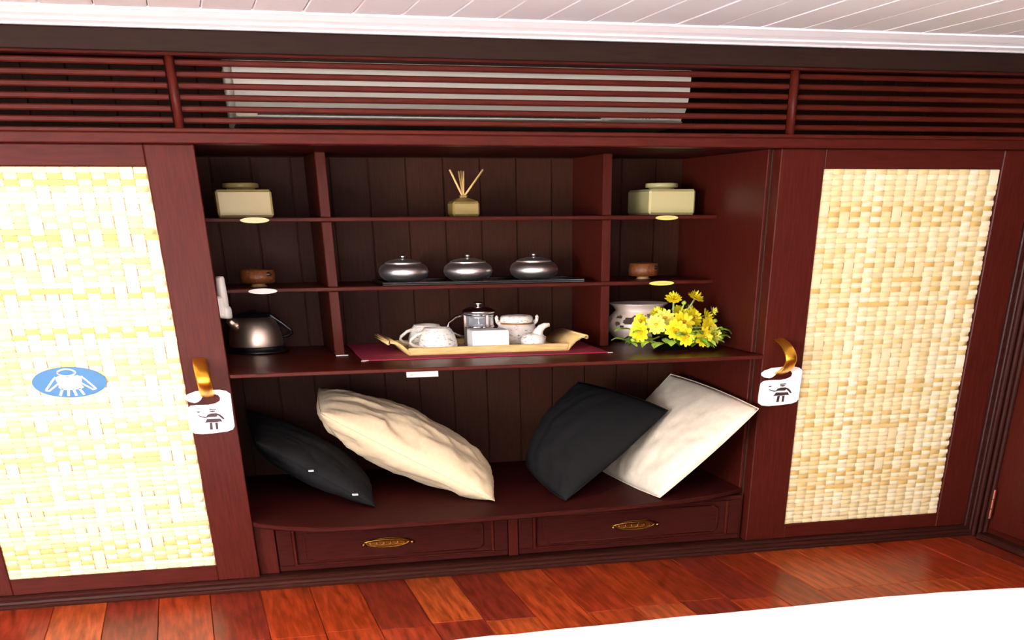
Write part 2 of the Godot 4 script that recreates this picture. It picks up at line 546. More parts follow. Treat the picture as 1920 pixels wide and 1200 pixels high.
func cupboards() -> void:
	var st: SurfaceTool
	# beam, rail and lining of the recess
	var c := structure("trim_3", "dark mahogany beam and rails across the top of the cupboards", "beam")
	st = mb(); box(st, Vector3(LEFT, 2.423, -0.16), Vector3(RIGHT + 0.02, 2.504, 0.0), 0.004); obj("top_beam", st, M.beam, c, "dark brown beam under the white moulding")
	st = mb(); box(st, Vector3(LEFT, 2.412, -0.14), Vector3(RIGHT + 0.02, 2.4232, 0.004), 0.003); obj("bead", st, M.dark_x, c)
	st = mb(); box(st, Vector3(LEFT, 2.089, -0.16), Vector3(RIGHT + 0.02, 2.130, 0.0), 0.004); obj("rail", st, M.mah_x, c)
	st = mb(); box(st, Vector3(LEFT, 2.130, -0.15), Vector3(RIGHT + 0.02, 2.148, -0.006), 0.005); obj("bead", st, M.mah_x, c)
	st = mb(); box(st, Vector3(LEFT, 2.092, BACK), Vector3(RIGHT + 0.1, 2.128, -0.16), 0.0); obj("soffit", st, M.dark_x, c)
	st = mb(); box(st, Vector3(LEFT, 2.504, BACK), Vector3(RIGHT + 0.1, 2.524, -0.06), 0.0); obj("top_panel", st, M.dark_x, c)
	st = mb(); box(st, Vector3(LEFT, 0.063, DOOR - 0.1), Vector3(-1.46, 2.088, DOOR), 0.005); obj("side_leaf", st, M.mah_y, c)
	st = mb(); box(st, Vector3(0.09, 0.063, BACK), Vector3(0.128, 1.0965, -0.15), 0.004); obj("side_panel", st, M.mah_y, c)
	st = mb(); box(st, Vector3(3.25, 0.063, BACK), Vector3(3.29, 1.0965, -0.17), 0.004); obj("side_panel", st, M.mah_y, c)
	st = mb(); box(st, Vector3(3.262, 0.063, -0.168), Vector3(3.32, 1.0965, -0.142), 0.003); obj("jamb", st, M.dark_y, c)
	# the louvre grille
	var g := thing("louvre_grille", "dark red wooden louvre grille with horizontal slats above the doors", "grille", Vector3(1.7, 2.148, -0.06))
	var bays := [[LEFT, 0.075], [0.113, 3.285], [3.330, RIGHT + 0.02]]
	for b in bays:
		for k in 6:
			var y := 2.1605 + 0.0425 * k
			var s := mb()
			box(s, Vector3(b[0], y + 0.0075, -0.082), Vector3(b[1], y + 0.0300, -0.045), 0.005)
			obj("slat", s, M.mah_x, g)
	for x in [0.0775, 3.284]:
		var s := mb(true)
		var pts := []
		tube(s, [Vector3(x + 0.022, 2.146, -0.04), Vector3(x + 0.022, 2.412, -0.04)], 0.0225, 16, 1.5, Vector3(0, 0, 1))
		obj("post", s, M.mah_y, g, "rounded upright post")
	# doors
	sliding_door(-1.45, 0.152, -1.222, -0.087, "left-hand sliding door with woven bamboo panel and blue round sticker", 0.012, true, 5)
	sliding_door(3.27, 4.885, 3.538, 4.668, "right-hand sliding door with woven bamboo panel beside the fluted corner post", 3.375, false, 9)
	# shelves and dividers
	var zf := -0.85
	var sh := thing("shelf_rack", "dark wooden rack of two shelves and two uprights above the counter", "shelf", Vector3(1.7, 1.115, -1.2))
	for y in [1.795, 1.460]:
		st = mb(); box(st, Vector3(0.13, y - 0.021, BACK), Vector3(3.25, y, zf), 0.004); obj("shelf", st, M.mah_x, sh)
	for x in [[0.812, 0.872], [2.505, 2.562]]:
		for y in [[1.115, 1.439], [1.460, 1.774], [1.795, 2.092]]:
			st = mb(); box(st, Vector3(x[0], y[0], BACK), Vector3(x[1], y[1], zf - 0.004), 0.004); obj("upright", st, M.mah_y, sh)
	st = mb(); box(st, Vector3(3.25, 1.1155, BACK), Vector3(3.29, 2.091, -0.17), 0.004); obj("side_panel", st, M.mah_y, sh)
	st = mb(); box(st, Vector3(3.262, 1.1155, -0.168), Vector3(3.32, 2.088, -0.142), 0.003); obj("jamb", st, M.dark_y, sh)
	st = mb(); box(st, Vector3(0.09, 1.1155, BACK), Vector3(0.13, 2.091, -0.142), 0.004); obj("side_panel", st, M.mah_y, sh)
	st = mb()
	box(st, Vector3(0.13, 1.097, BACK), Vector3(3.25, 1.115, -0.14), 0.003)
	box(st, Vector3(0.152, 1.097, -0.17), Vector3(3.262, 1.115, 0.0), 0.003)
	var ct := thing("counter", "dark wooden counter board that carries the tea tray", "counter", Vector3(1.7, 1.097, -0.7))
	obj("counter_board", st, M.mah_x, ct)
	bench()
	air_conditioner()

func bench() -> void:
	var b := thing("bench_cabinet", "low mahogany bench with bow front seat and two drawers under the cushions", "bench", Vector3(1.7, 0.063, -0.7))
	var st := mb()
	var out := PackedVector2Array()
	var edge := [[0.153, -0.145], [0.157, -0.06], [0.18, -0.02], [0.25, 0.04], [0.345, 0.11], [0.488, 0.185], [0.62, 0.21], [0.82, 0.215], [1.2, 0.212], [1.65, 0.195], [2.1, 0.17], [2.47, 0.135], [2.75, 0.085], [2.97, 0.02], [3.12, -0.06], [3.25, -0.14]]
	out.append(Vector2(0.153, BACK))
	for e in edge: out.append(Vector2(e[0], e[1]))
	out.append(Vector2(3.25, BACK))
	var t := Geometry2D.triangulate_polygon(out)
	var top := 0.365
	var bot := 0.340
	for i in range(0, t.size(), 3):
		for y in [top, bot]:
			var f := []
			for k in 3: f.append(Vector3(out[t[i + k]].x, y, out[t[i + k]].y))
			face(st, f, Vector3(0, 1 if y == top else -1, 0))
	for i in edge.size() - 1:
		var p := Vector3(edge[i][0], 0, edge[i][1])
		var q := Vector3(edge[i + 1][0], 0, edge[i + 1][1])
		var n := Vector3(0, 0, 0.008)
		quad(st, p + Vector3(0, bot, 0), q + Vector3(0, bot, 0), q + n + Vector3(0, bot + 0.006, 0), p + n + Vector3(0, bot + 0.006, 0))
		quad(st, p + n + Vector3(0, bot + 0.006, 0), q + n + Vector3(0, bot + 0.006, 0), q + n + Vector3(0, top - 0.006, 0), p + n + Vector3(0, top - 0.006, 0))
		quad(st, p + n + Vector3(0, top - 0.006, 0), q + n + Vector3(0, top - 0.006, 0), q + Vector3(0, top, 0), p + Vector3(0, top, 0))
	obj("seat", st, M.dark_x, b, "bow fronted seat board")
	st = mb(); box(st, Vector3(0.155, 0.063, -0.3), Vector3(3.25, 0.34, -0.15), 0.003); obj("body", st, M.dark_x, b)
	for x in [[0.156, 0.272], [1.69, 1.752], [3.245, 3.25]]:
		st = mb(); box(st, Vector3(x[0], 0.063, -0.15), Vector3(x[1], 0.34, -0.105), 0.004); obj("stile", st, M.mah_y, b)
	for q in [[0.278, 1.685], [1.757, 3.243]]:
		var d := Node3D.new()
		d.name = "drawer"
		b.add_child(d, true)
		d.position = Vector3((q[0] + q[1]) / 2.0, 0.07, -0.1) - b.position
		st = mb(); box(st, Vector3(q[0], 0.07, -0.15), Vector3(q[1], 0.332, -0.113), 0.004); obj("drawer_board", st, M.dark_x, d)
		# a flat border, a thin raised bead round the opening and a fielded panel with clipped corners
		var x0: float = q[0] + 0.09
		var x1: float = q[1] - 0.09
		var y0 := 0.10
		var y1 := 0.305
		st = mb()
		box(st, Vector3(q[0], 0.07, -0.125), Vector3(q[1], y0, -0.1), 0.004)
		box(st, Vector3(q[0], y1, -0.125), Vector3(q[1], 0.332, -0.1), 0.004)
		box(st, Vector3(q[0], y0, -0.125), Vector3(x0, y1, -0.1), 0.004)
		box(st, Vector3(x1, y0, -0.125), Vector3(q[1], y1, -0.1), 0.004)
		obj("frame", st, M.dark_x, d)
		for e in [[x0, x1, y0, y0 + 0.006], [x0, x1, y1 - 0.006, y1], [x0, x0 + 0.016, y0 + 0.006, y1 - 0.006], [x1 - 0.016, x1, y0 + 0.006, y1 - 0.006]]:
			st = mb(); box(st, Vector3(e[0], e[2], -0.115), Vector3(e[1], e[3], -0.092), 0.003); obj("bead", st, M.mah_x, d)
		st = mb()
		var oct := PackedVector2Array([Vector2(x0 + 0.07, y0 + 0.04), Vector2(x0 + 0.11, y0 + 0.024), Vector2(x1 - 0.11, y0 + 0.024), Vector2(x1 - 0.07, y0 + 0.04), Vector2(x1 - 0.07, y1 - 0.04), Vector2(x1 - 0.11, y1 - 0.024), Vector2(x0 + 0.11, y1 - 0.024), Vector2(x0 + 0.07, y1 - 0.04)])
		plate(st, oct, -0.12, -0.1045)
		obj("fielded_panel", st, M.dark_x, d)
		for i in 8:
			var p: Vector2 = oct[i]
			var r: Vector2 = oct[(i + 1) % 8]
			st = mb(true); tube(st, [Vector3(p.x, p.y, -0.1045), Vector3(r.x, r.y, -0.1045)], 0.003, 6); obj("edge", st, M.mah_x, d)
		# oval brass cup pull with pierced leaf work
		var hx: float = 0.935 if q[0] < 1.0 else 2.52
		st = mb(true)
		var ring := []
		for k in 33:
			var a := TAU * k / 32.0
			ring.append(Vector3(hx + 0.128 * cos(a), 0.196 + 0.026 * sin(a), -0.1))
		tube(st, ring, 0.005, 8)
		for s in 5:
			var cx := hx - 0.085 + 0.042 * s
			var leaf := []
			for k in 9: leaf.append(Vector3(cx + 0.024 * cos(TAU * k / 8.0), 0.195 + 0.012 * sin(TAU * k / 8.0), -0.099))
			tube(st, leaf, 0.004, 6)
		var bail := []
		for k in 13:
			var a := PI * k / 12.0
			bail.append(Vector3(hx - 0.145 * cos(a) - 0.006, 0.196 + 0.024 * sin(a), -0.098 + 0.03 * sin(a)))
		tube(st, bail, 0.006, 8)
		for s in [-1, 1]:
			lathe(st, Vector3(hx + 0.148 * s, 0.188, -0.095), [Vector2(0, -0.008), Vector2(0.012, -0.003), Vector2(0.013, 0.008), Vector2(0, 0.016)], 10)
		obj("handle", st, M.old_brass, d, "oval antique brass drawer pull")
		var bp := mb()
		plate(bp, oval(hx, 0.195, 0.125, 0.024), -0.106, -0.103)
		obj("backplate", bp, M.old_brass, d)

func air_conditioner() -> void:
	var a := thing("air_conditioner", "cream split air conditioner seen through the louvre slats", "air conditioner", Vector3(1.62, 2.19, -0.9))
	var cream := plain(srgb(246, 236, 216), 0.45)
	var st := mb()
	prism_x(st, PackedVector2Array([Vector2(-1.48, 2.475), Vector2(-0.46, 2.475), Vector2(-0.415, 2.462), Vector2(-0.405, 2.40), Vector2(-0.415, 2.34), Vector2(-0.44, 2.29), Vector2(-0.475, 2.259), Vector2(-0.50, 2.254), Vector2(-0.53, 2.226), Vector2(-0.505, 2.220), Vector2(-0.56, 2.210), Vector2(-0.72, 2.200), Vector2(-1.48, 2.19)]), 0.40, 2.858)
	obj("casing", st, cream, a)
	st = mb(true)
	tube(st, [Vector3(0.38, 2.222, -0.54), Vector3(0.38, 2.28, -0.49), Vector3(0.38, 2.465, -0.46)], 0.022, 8)
	obj("end_cap", st, plain(srgb(206, 198, 182), 0.5), a)
	st = mb(); box(st, Vector3(0.505, 2.223, -0.56), Vector3(2.37, 2.252, -0.497), 0.003); obj("air_outlet", st, M.black, a, "dark air outlet slot")
	for k in 14:
		st = mb(); box(st, Vector3(0.60 + 0.125 * k, 2.225, -0.5), Vector3(0.612 + 0.125 * k, 2.25, -0.492), 0.001); obj("fin", st, plain(srgb(60, 62, 58), 0.5), a)
	st = mb(true)
	tube(st, [Vector3(0.505, 2.254, -0.49), Vector3(0.505, 2.224, -0.49), Vector3(2.37, 2.224, -0.49), Vector3(2.39, 2.254, -0.49)], 0.0045, 6)
	obj("outlet_rim", st, cream, a)
	st = mb(); box(st, Vector3(2.42, 2.226, -0.53), Vector3(2.84, 2.252, -0.498), 0.002); obj("display_strip", st, plain(srgb(226, 214, 198), 0.4), a)
	var grey := plain(srgb(120, 118, 112), 0.5)
	st = mb(); box(st, Vector3(2.53, 2.233, -0.4985), Vector3(2.60, 2.246, -0.4955), 0.0); obj("printed_mark", st, grey, a)
	for k in 3:
		st = mb(); box(st, Vector3(2.615 + 0.02 * k, 2.230, -0.4985), Vector3(2.62 + 0.02 * k, 2.249, -0.4955), 0.0); obj("printed_mark", st, grey, a)
	for k in 2:
		st = mb(); box(st, Vector3(2.70 + 0.05 * k, 2.230, -0.4985), Vector3(2.725 + 0.05 * k, 2.237, -0.4955), 0.0); obj("printed_mark", st, M.card, a)

# ---------------------------------------------------------------- soft things
func cushion(label: String, mat: Material, corners: Array, puff: Vector3, seed_: int, bump := 0.02, group := "", pinch := 0.08, rear := 1.0) -> Node3D:
	# corners: bottom front, bottom back, top back, top front of the flat case; puff: how far the filling swells each face
	var n := FastNoiseLite.new()
	n.seed = seed_
	n.frequency = 1.0
	n.fractal_octaves = 3
	var lowest := 9.0
	for c in corners: lowest = min(lowest, c.y)
	var mid := Vector3.ZERO
	for c in corners: mid += c / 4.0
	var t := thing("cushion", label, "cushion", Vector3(mid.x, 0.366, mid.z), group)
	var N := 36
	var P := func(i: int, j: int, side: float) -> Vector3:
		var u := 2.0 * i / N - 1.0
		var v := 2.0 * j / N - 1.0
		# sides drawn in between the corners
		var uu := u * (1.0 - pinch * (1.0 - v * v) * u * u)
		var vv := v * (1.0 - pinch * (1.0 - u * u) * v * v)
		var a := (uu + 1.0) / 2.0
		var b := (vv + 1.0) / 2.0
		var p: Vector3 = corners[0].lerp(corners[1], a).lerp(corners[3].lerp(corners[2], a), b)
		var h := pow(maxf(0.0, 1.0 - u * u), 0.55) * pow(maxf(0.0, 1.0 - v * v), 0.55)
		var rim := minf(1.0 - absf(u), 1.0 - absf(v))
		var w := n.get_noise_3d(u * 2.6, v * 1.2 + side * 9.0, 0.0) * bump * 1.4 + absf(n.get_noise_3d(u * 5.0 + 40.0, v * 2.0 + side * 9.0, 0.0)) * -bump
		# gathers that run in from the corners and seams
		w += sin((u - v) * 9.0 + n.get_noise_2d(u * 2.0, v * 2.0) * 6.0) * bump * 0.35 * smoothstep(0.55, 0.0, rim)
		p += puff * (side if side > 0.0 else side * rear) * (h + w * minf(1.0, rim * 6.0) / maxf(puff.length(), 0.01) * 1.0)
		p.y = maxf(p.y, 0.3665)
		return p
	var st := mb(true)
	for i in N:
		for j in N:
			for side in [1.0, -1.0]:
				var f := [P.call(i, j, side), P.call(i + 1, j, side), P.call(i + 1, j + 1, side), P.call(i, j + 1, side)]
				face(st, [f[0], f[1], f[2]], puff * side)
				face(st, [f[0], f[2], f[3]], puff * side)
	obj("case", st, mat, t)
	var seam := mb(true)
	var line := []
	for i in N + 1: line.append(P.call(i, 0, 0.0))
	for j in range(1, N + 1): line.append(P.call(N, j, 0.0))
	for i in range(1, N + 1): line.append(P.call(N - i, N, 0.0))
	for j in range(1, N + 1): line.append(P.call(0, N - j, 0.0))
	tube(seam, line, 0.003, 6)
	obj("seam", seam, mat, t)
	return t

func cushions() -> void:
	var beige := cloth(srgb(230, 204, 164), 3)
	var ivory := cloth(srgb(240, 224, 198), 4)
	var black := cloth(srgb(30, 29, 29), 5)
	black.rim_enabled = false
	black.metallic_specular = 0.2
	var g := "cushions on the bench"
	cushion("black cushion in the dark left corner of the bench behind the beige one", black, [Vector3(0.895, 0.375, -0.22), Vector3(0.94, 0.375, -1.15), Vector3(0.25, 0.80, -1.25), Vector3(0.25, 0.72, -0.45)], Vector3(0.12, 0.085, 0.04), 31, 0.012, g, 0.03)
	cushion("beige cushion slumped to the left against the black one", beige, [Vector3(1.62, 0.378, -0.16), Vector3(1.74, 0.43, -1.0), Vector3(0.72, 0.91, -1.15), Vector3(0.66, 0.84, -0.55)], Vector3(0.15, 0.125, 0.05), 32, 0.028, g, -0.02)
	cushion("charcoal black cushion leaning right against the ivory one", black, [Vector3(2.045, 0.375, -0.06), Vector3(2.06, 0.40, -1.1), Vector3(2.42, 0.90, -1.05), Vector3(2.84, 0.785, -0.46)], Vector3(-0.21, 0.10, 0.10), 33, 0.014, g, -0.05, 0.4)
	cushion("ivory cushion leaning against the right side of the niche", ivory, [Vector3(2.63, 0.375, 0.03), Vector3(2.56, 0.375, -1.15), Vector3(3.13, 0.905, -1.2), Vector3(3.20, 0.850, 0.12)], Vector3(-0.12, 0.06, 0.08), 34, 0.016, g, -0.04, 0.45)
	# loose thread ends on the black cushions
	var th := plain(srgb(220, 220, 220), 0.6)
	for k in get_children():
		if not k.name.begins_with("cushion"): continue
		var lab: String = k.get_meta("label")
		if lab.begins_with("black"):
			var st := mb()
			box(st, Vector3(0.53, 0.568, -0.345), Vector3(0.56, 0.576, -0.325), 0.001)
			obj("thread", st, th, k, "white thread tag")
			st = mb()
			box(st, Vector3(0.765, 0.441, -0.26), Vector3(0.80, 0.448, -0.235), 0.001)
			obj("thread", st, th, k, "white thread tag")

func cloth(c: Color, seed_: int) -> StandardMaterial3D:
	var m := plain(c, 0.95)
	m.albedo_texture = noise_tex(Color(0.93, 0.93, 0.93), Color(1, 1, 1), 0.08, 3, seed_, 128)
	m.uv1_triplanar = true
	m.uv1_world_triplanar = true
	m.uv1_scale = Vector3(3, 3, 3)
	m.rim_enabled = true
	m.rim = 0.2
	return m

func bed() -> void:
	var b := thing("bed", "bed with a plain white duvet in the foreground", "bed", Vector3(1.2, 0.0, 4.9))
	var st := mb()
	box(st, Vector3(-0.55, 0.0, 2.9), Vector3(4.0, 0.22, 6.7), 0.02)
	obj("bed_base", st, M.base, b)
	# duvet: a rounded slab with softly uneven edge
	var n := FastNoiseLite.new()
	n.seed = 8
	n.frequency = 0.7
	var du := mb(true)
	var N := 60
	var P := func(i: int, j: int) -> Vector3:
		var u := 2.0 * i / N - 1.0
		var v := 2.0 * j / N - 1.0
		# a superellipse outline, the last stretch hangs down
		var e := maxf(absf(u), absf(v))
		var k := minf(1.0, e / 0.86)
		var d := Vector2(u, v) / e if e > 1e-4 else Vector2(1, 0)
		var q := pow(pow(absf(d.x), 9.0) + pow(absf(d.y), 9.0), -1.0 / 9.0)
		var x := 1.75 + 2.55 * d.x * q * k
		var z := 4.70 + 2.2 * d.y * q * k
		z += 0.085 * pow((x - 2.3) / 1.6, 2.0) * maxf(0.0, -v)
		var drop := maxf(0.0, e - 0.86) / 0.14
		var y := 0.47 - 0.05 * pow(k, 8.0) - 0.34 * drop + 0.015 * n.get_noise_2d(x, z)
		x += d.x * q * 0.06 * sqrt(drop)
		z += d.y * q * 0.06 * sqrt(drop)
		return Vector3(x, y, z)
	for i in N:
		for j in N:
			var f := [P.call(i, j), P.call(i, j + 1), P.call(i + 1, j + 1), P.call(i + 1, j)]
			quad(du, f[0], f[1], f[2], f[3])
	obj("duvet", du, plain(srgb(246, 246, 246), 0.9), b, "plain white duvet")

# ---------------------------------------------------------------- things on the shelves
func caddy(label: String, x0: float, x1: float, z0: float, z1: float, mat: Material) -> void:
	var y := 1.7955
	var t := thing("tea_caddy", label, "tea caddy", Vector3((x0 + x1) / 2.0, y, (z0 + z1) / 2.0), "square tea caddies on the top shelf")
	var st := mb(); box(st, Vector3(x0, y, z0), Vector3(x1, 1.924, z1), 0.012); obj("body", st, mat, t)
	var c := t.position
	st = mb(true)
	lathe(st, Vector3(c.x, 0, c.z), [Vector2(0, 1.924), Vector2(0.08, 1.924), Vector2(0.08, 1.934), Vector2(0.1, 1.934), Vector2(0.103, 1.939), Vector2(0.103, 1.952), Vector2(0.098, 1.957), Vector2(0, 1.958)], 32)
	obj("lid", st, mat, t, "round stepped lid")

func shelf_things() -> void:
	var st: SurfaceTool
	var cer := plain(srgb(184, 164, 104), 0.32)
	caddy("olive cream square tea caddy on the top shelf at the left", 0.247, 0.557, -1.36, -0.94, cer)
	caddy("olive cream square tea caddy on the top shelf at the right", 2.837, 3.141, -1.37, -0.95, plain(srgb(190, 178, 124), 0.32))
	# reed diffuser
	var d := thing("reed_diffuser", "frosted amber bottle with reed sticks in the middle of the top shelf", "diffuser", Vector3(1.692, 1.7955, -1.06))
	var amber := plain(Color(0.62, 0.53, 0.28, 0.82), 0.35)
	amber.transparency = BaseMaterial3D.TRANSPARENCY_ALPHA
	st = mb()
	box(st, Vector3(1.610, 1.7955, -1.142), Vector3(1.774, 1.866, -0.978), 0.01)
	obj("bottle", st, amber, d)
	st = mb()
	var sh := [[0.078, 1.866], [0.03, 1.884], [0.018, 1.886], [0.018, 1.893], [0.026, 1.896]]
	for i in sh.size() - 1:
		for k in 4:
			var A := func(r: float, y: float, kk: int) -> Vector3: return Vector3(1.692, y, -1.06) + Vector3([1, 1, -1, -1][kk % 4] * r, 0, [1, -1, -1, 1][kk % 4] * r)
			quad(st, A.call(sh[i][0], sh[i][1], k), A.call(sh[i][0], sh[i][1], k + 1), A.call(sh[i + 1][0], sh[i + 1][1], k + 1), A.call(sh[i + 1][0], sh[i + 1][1], k))
	obj("shoulder", st, amber, d)
	for r in [[1.618, 2.019, -1.06], [1.683, 2.012, -1.12], [1.700, 2.013, -1.13], [1.712, 2.012, -1.11], [1.818, 2.019, -1.05]]:
		st = mb(true)
		var tip := Vector3(r[0], r[1], r[2])
		var foot := Vector3(1.692 - (r[0] - 1.692) * 0.5, 1.82, -1.06 - (r[2] + 1.06) * 0.5)
		tube(st, [foot, tip], 0.0062, 6)
		obj("reed", st, plain(srgb(232, 190, 120), 0.7), d)
	# three covered sugar bowls on a black tray
	var tr := thing("lacquer_tray", "long black lacquer tray under the three steel bowls", "tray", Vector3(1.77, 1.4605, -1.09))
	st = mb()
	box(st, Vector3(1.14, 1.4605, -1.32), Vector3(2.40, 1.468, -0.87), 0.003)
	obj("tray_base", st, M.black_gloss, tr)
	st = mb()
	for q in [[1.14, 2.40, -0.885, -0.87], [1.14, 2.40, -1.32, -1.305], [1.14, 1.155, -1.305, -0.885], [2.385, 2.40, -1.305, -0.885]]:
		box(st, Vector3(q[0], 1.468, q[2]), Vector3(q[1], 1.478, q[3]), 0.003)
	obj("rim", st, M.black_gloss, tr)
	var labels := ["leftmost round steel sugar bowl with knob lid on the black tray", "middle round steel sugar bowl with knob lid on the black tray", "rightmost round steel sugar bowl with knob lid on the black tray"]
	var xs := [1.308, 1.712, 2.136]
	for i in 3:
		var w := thing("sugar_bowl", labels[i], "sugar bowl", Vector3(xs[i], 1.4682, -1.1), "steel sugar bowls on the black tray")
		st = mb(true)
		lathe(st, w.position, [Vector2(0, 0.0), Vector2(0.085, 0.0), Vector2(0.12, 0.012), Vector2(0.145, 0.03), Vector2(0.153, 0.052), Vector2(0.146, 0.074), Vector2(0.128, 0.088), Vector2(0.11, 0.096), Vector2(0.1, 0.098)], 40)
		obj("bowl", st, M.chrome, w)
		st = mb(true)
		lathe(st, w.position, [Vector2(0.108, 0.0965), Vector2(0.112, 0.099), Vector2(0.106, 0.102), Vector2(0.08, 0.111), Vector2(0.045, 0.117), Vector2(0.012, 0.118)], 40)
		var lid := obj("lid", st, M.chrome, w)
		st = mb(true)
		lathe(st, w.position, [Vector2(0.010, 0.117), Vector2(0.010, 0.120), Vector2(0.017, 0.126), Vector2(0.019, 0.132), Vector2(0.014, 0.137), Vector2(0, 0.138)], 16)
		obj("knob", st, plain(srgb(235, 232, 228), 0.3, 1.0), lid, "bright knob")
	# two small brown cups with a dark knot
	var husk := plain(srgb(150, 84, 34), 0.55)
	husk.albedo_texture = noise_tex(Color(0.45, 0.38, 0.34), Color(1, 1, 1), 0.05, 4, 77, 128)
	husk.uv1_triplanar = true
	husk.uv1_scale = Vector3(6, 9, 6)
	for q in [[0.428, 0.104, "small brown coconut shell cup on the middle shelf at the left"], [2.873, 0.098, "small brown coconut shell cup on the middle shelf at the right"]]:
		var c := thing("shell_cup", q[2], "cup", Vector3(q[0], 1.4605, -1.12), "small brown cups on the middle shelf")
		st = mb(true)
		var r: float = q[1]
		lathe(st, c.position, [Vector2(0, 0.016), Vector2(r * 0.7, 0.014), Vector2(r * 0.95, 0.018), Vector2(r, 0.045), Vector2(r * 0.97, 0.082), Vector2(r * 0.88, 0.084), Vector2(r * 0.9, 0.05), Vector2(r * 0.8, 0.03), Vector2(0, 0.028)], 32)
		obj("shell", st, husk, c)
		st = mb(true)
		lathe(st, c.position, [Vector2(0, 0.0), Vector2(r * 0.5, 0.0), Vector2(r * 0.36, 0.008), Vector2(r * 0.5, 0.016), Vector2(0, 0.016)], 24)
		obj("foot", st, plain(srgb(190, 150, 100), 0.5), c)
		st = mb(true)
		var s := Vector3(sin(0.62), 0, cos(0.62)) * r * 0.965 + c.position + Vector3(0, 0.062, 0)
		lathe(st, s, [Vector2(0, -0.012), Vector2(0.02, -0.006), Vector2(0.022, 0.0), Vector2(0.02, 0.006), Vector2(0, 0.012)], 14, 0.5)
		obj("knot", st, M.black, c, "dark knot hole")
	# oval name tags on the front of the shelves
	var tags := [[0.439, 1.7835, 0.081, 0.0135, "cream oval tag on the top shelf edge under the left caddy", srgb(246, 236, 170)], [0.432, 1.4475, 0.083, 0.0135, "white oval tag on the middle shelf edge at the left", srgb(248, 246, 236)], [2.917, 1.7815, 0.073, 0.0115, "yellow oval tag on the top shelf edge under the right caddy", srgb(232, 206, 120)], [2.902, 1.4465, 0.082, 0.012, "yellow oval tag on the middle shelf edge at the right", srgb(234, 216, 110)]]
	for q in tags:
		var t := thing("oval_tag", q[4], "tag", Vector3(q[0], q[1], -0.845), "oval tags on the shelf edges")
		st = mb()
		plate(st, oval(q[0], q[1], q[2], q[3], 36), -0.8498, -0.842)
		obj("plaque", st, plain(q[5], 0.4), t)
		if q[0] > 2.0:
			st = mb()
			plate(st, oval(q[0], q[1] + 0.001, q[2] * 0.6, 0.0012, 16), -0.8422, -0.8412)
			obj("printed_line", st, plain(srgb(176, 140, 60), 0.6), t)
	# white holder on the left side of the niche
	var h := thing("wall_torch", "white plastic torch clipped upright to the left side of the niche", "torch", Vector3(0.16, 1.345, -0.4))
	var wp := plain(srgb(240, 234, 224), 0.4)
	st = mb(); box(st, Vector3(0.13, 1.352, -0.46), Vector3(0.19, 1.45, -0.34), 0.008); obj("bracket", st, wp, h)
	st = mb(true)
	lathe(st, Vector3(0.188, 1.40, -0.4), [Vector2(0, 0.0), Vector2(0.027, 0.0), Vector2(0.027, 0.05), Vector2(0.024, 0.13), Vector2(0.02, 0.138), Vector2(0, 0.14)], 18, 1.5)
	obj("barrel", st, wp, h)
	st = mb(true)
	lathe(st, Vector3(0.192, 1.345, -0.4), [Vector2(0, 0.0), Vector2(0.03, 0.002), Vector2(0.034, 0.01), Vector2(0.034, 0.042), Vector2(0.029, 0.055), Vector2(0, 0.056)], 18, 1.5)
	obj("head", st, wp, h)
	# white label under the counter edge
	var lb := thing("counter_label", "small white printed label under the counter edge", "label", Vector3(1.197, 1.071, -0.012))
	st = mb(); box(st, Vector3(1.108, 1.070, -0.014), Vector3(1.286, 1.0972, -0.006), 0.001); obj("card", st, plain(srgb(236, 222, 206), 0.5), lb)
	st = mb()
	box(st, Vector3(1.126, 1.0765, -0.0062), Vector3(1.142, 1.0885, -0.0052), 0.0)
	obj("printed_symbol", st, plain(srgb(176, 156, 134), 0.6), lb)
	st = mb()
	for k in 2: box(st, Vector3(1.155, 1.0785 + 0.006 * k, -0.0062), Vector3(1.262, 1.0805 + 0.006 * k, -0.0055), 0.0)
	obj("printed_line", st, plain(srgb(222, 208, 190), 0.6), lb)

func speckled() -> StandardMaterial3D:
	# off-white glaze with small blue-grey brush specks
	var r := RandomNumberGenerator.new()
	r.seed = 4
	var im := Image.create(256, 256, false, Image.FORMAT_RGB8)
	im.fill(srgb(240, 232, 220))
	for k in 150:
		var c := srgb(54, 52, 66).lerp(srgb(150, 138, 128), r.randf())
		var x := r.randi() % 250
		var y := r.randi() % 250
		im.fill_rect(Rect2i(x, y, 4 + r.randi() % 7, 3 + r.randi() % 4), c)
	var m := plain(Color.WHITE, 0.3)
	m.albedo_texture = ImageTexture.create_from_image(im)
	m.uv1_triplanar = true
	m.uv1_scale = Vector3(2.4, 5.0, 2.4)
	return m

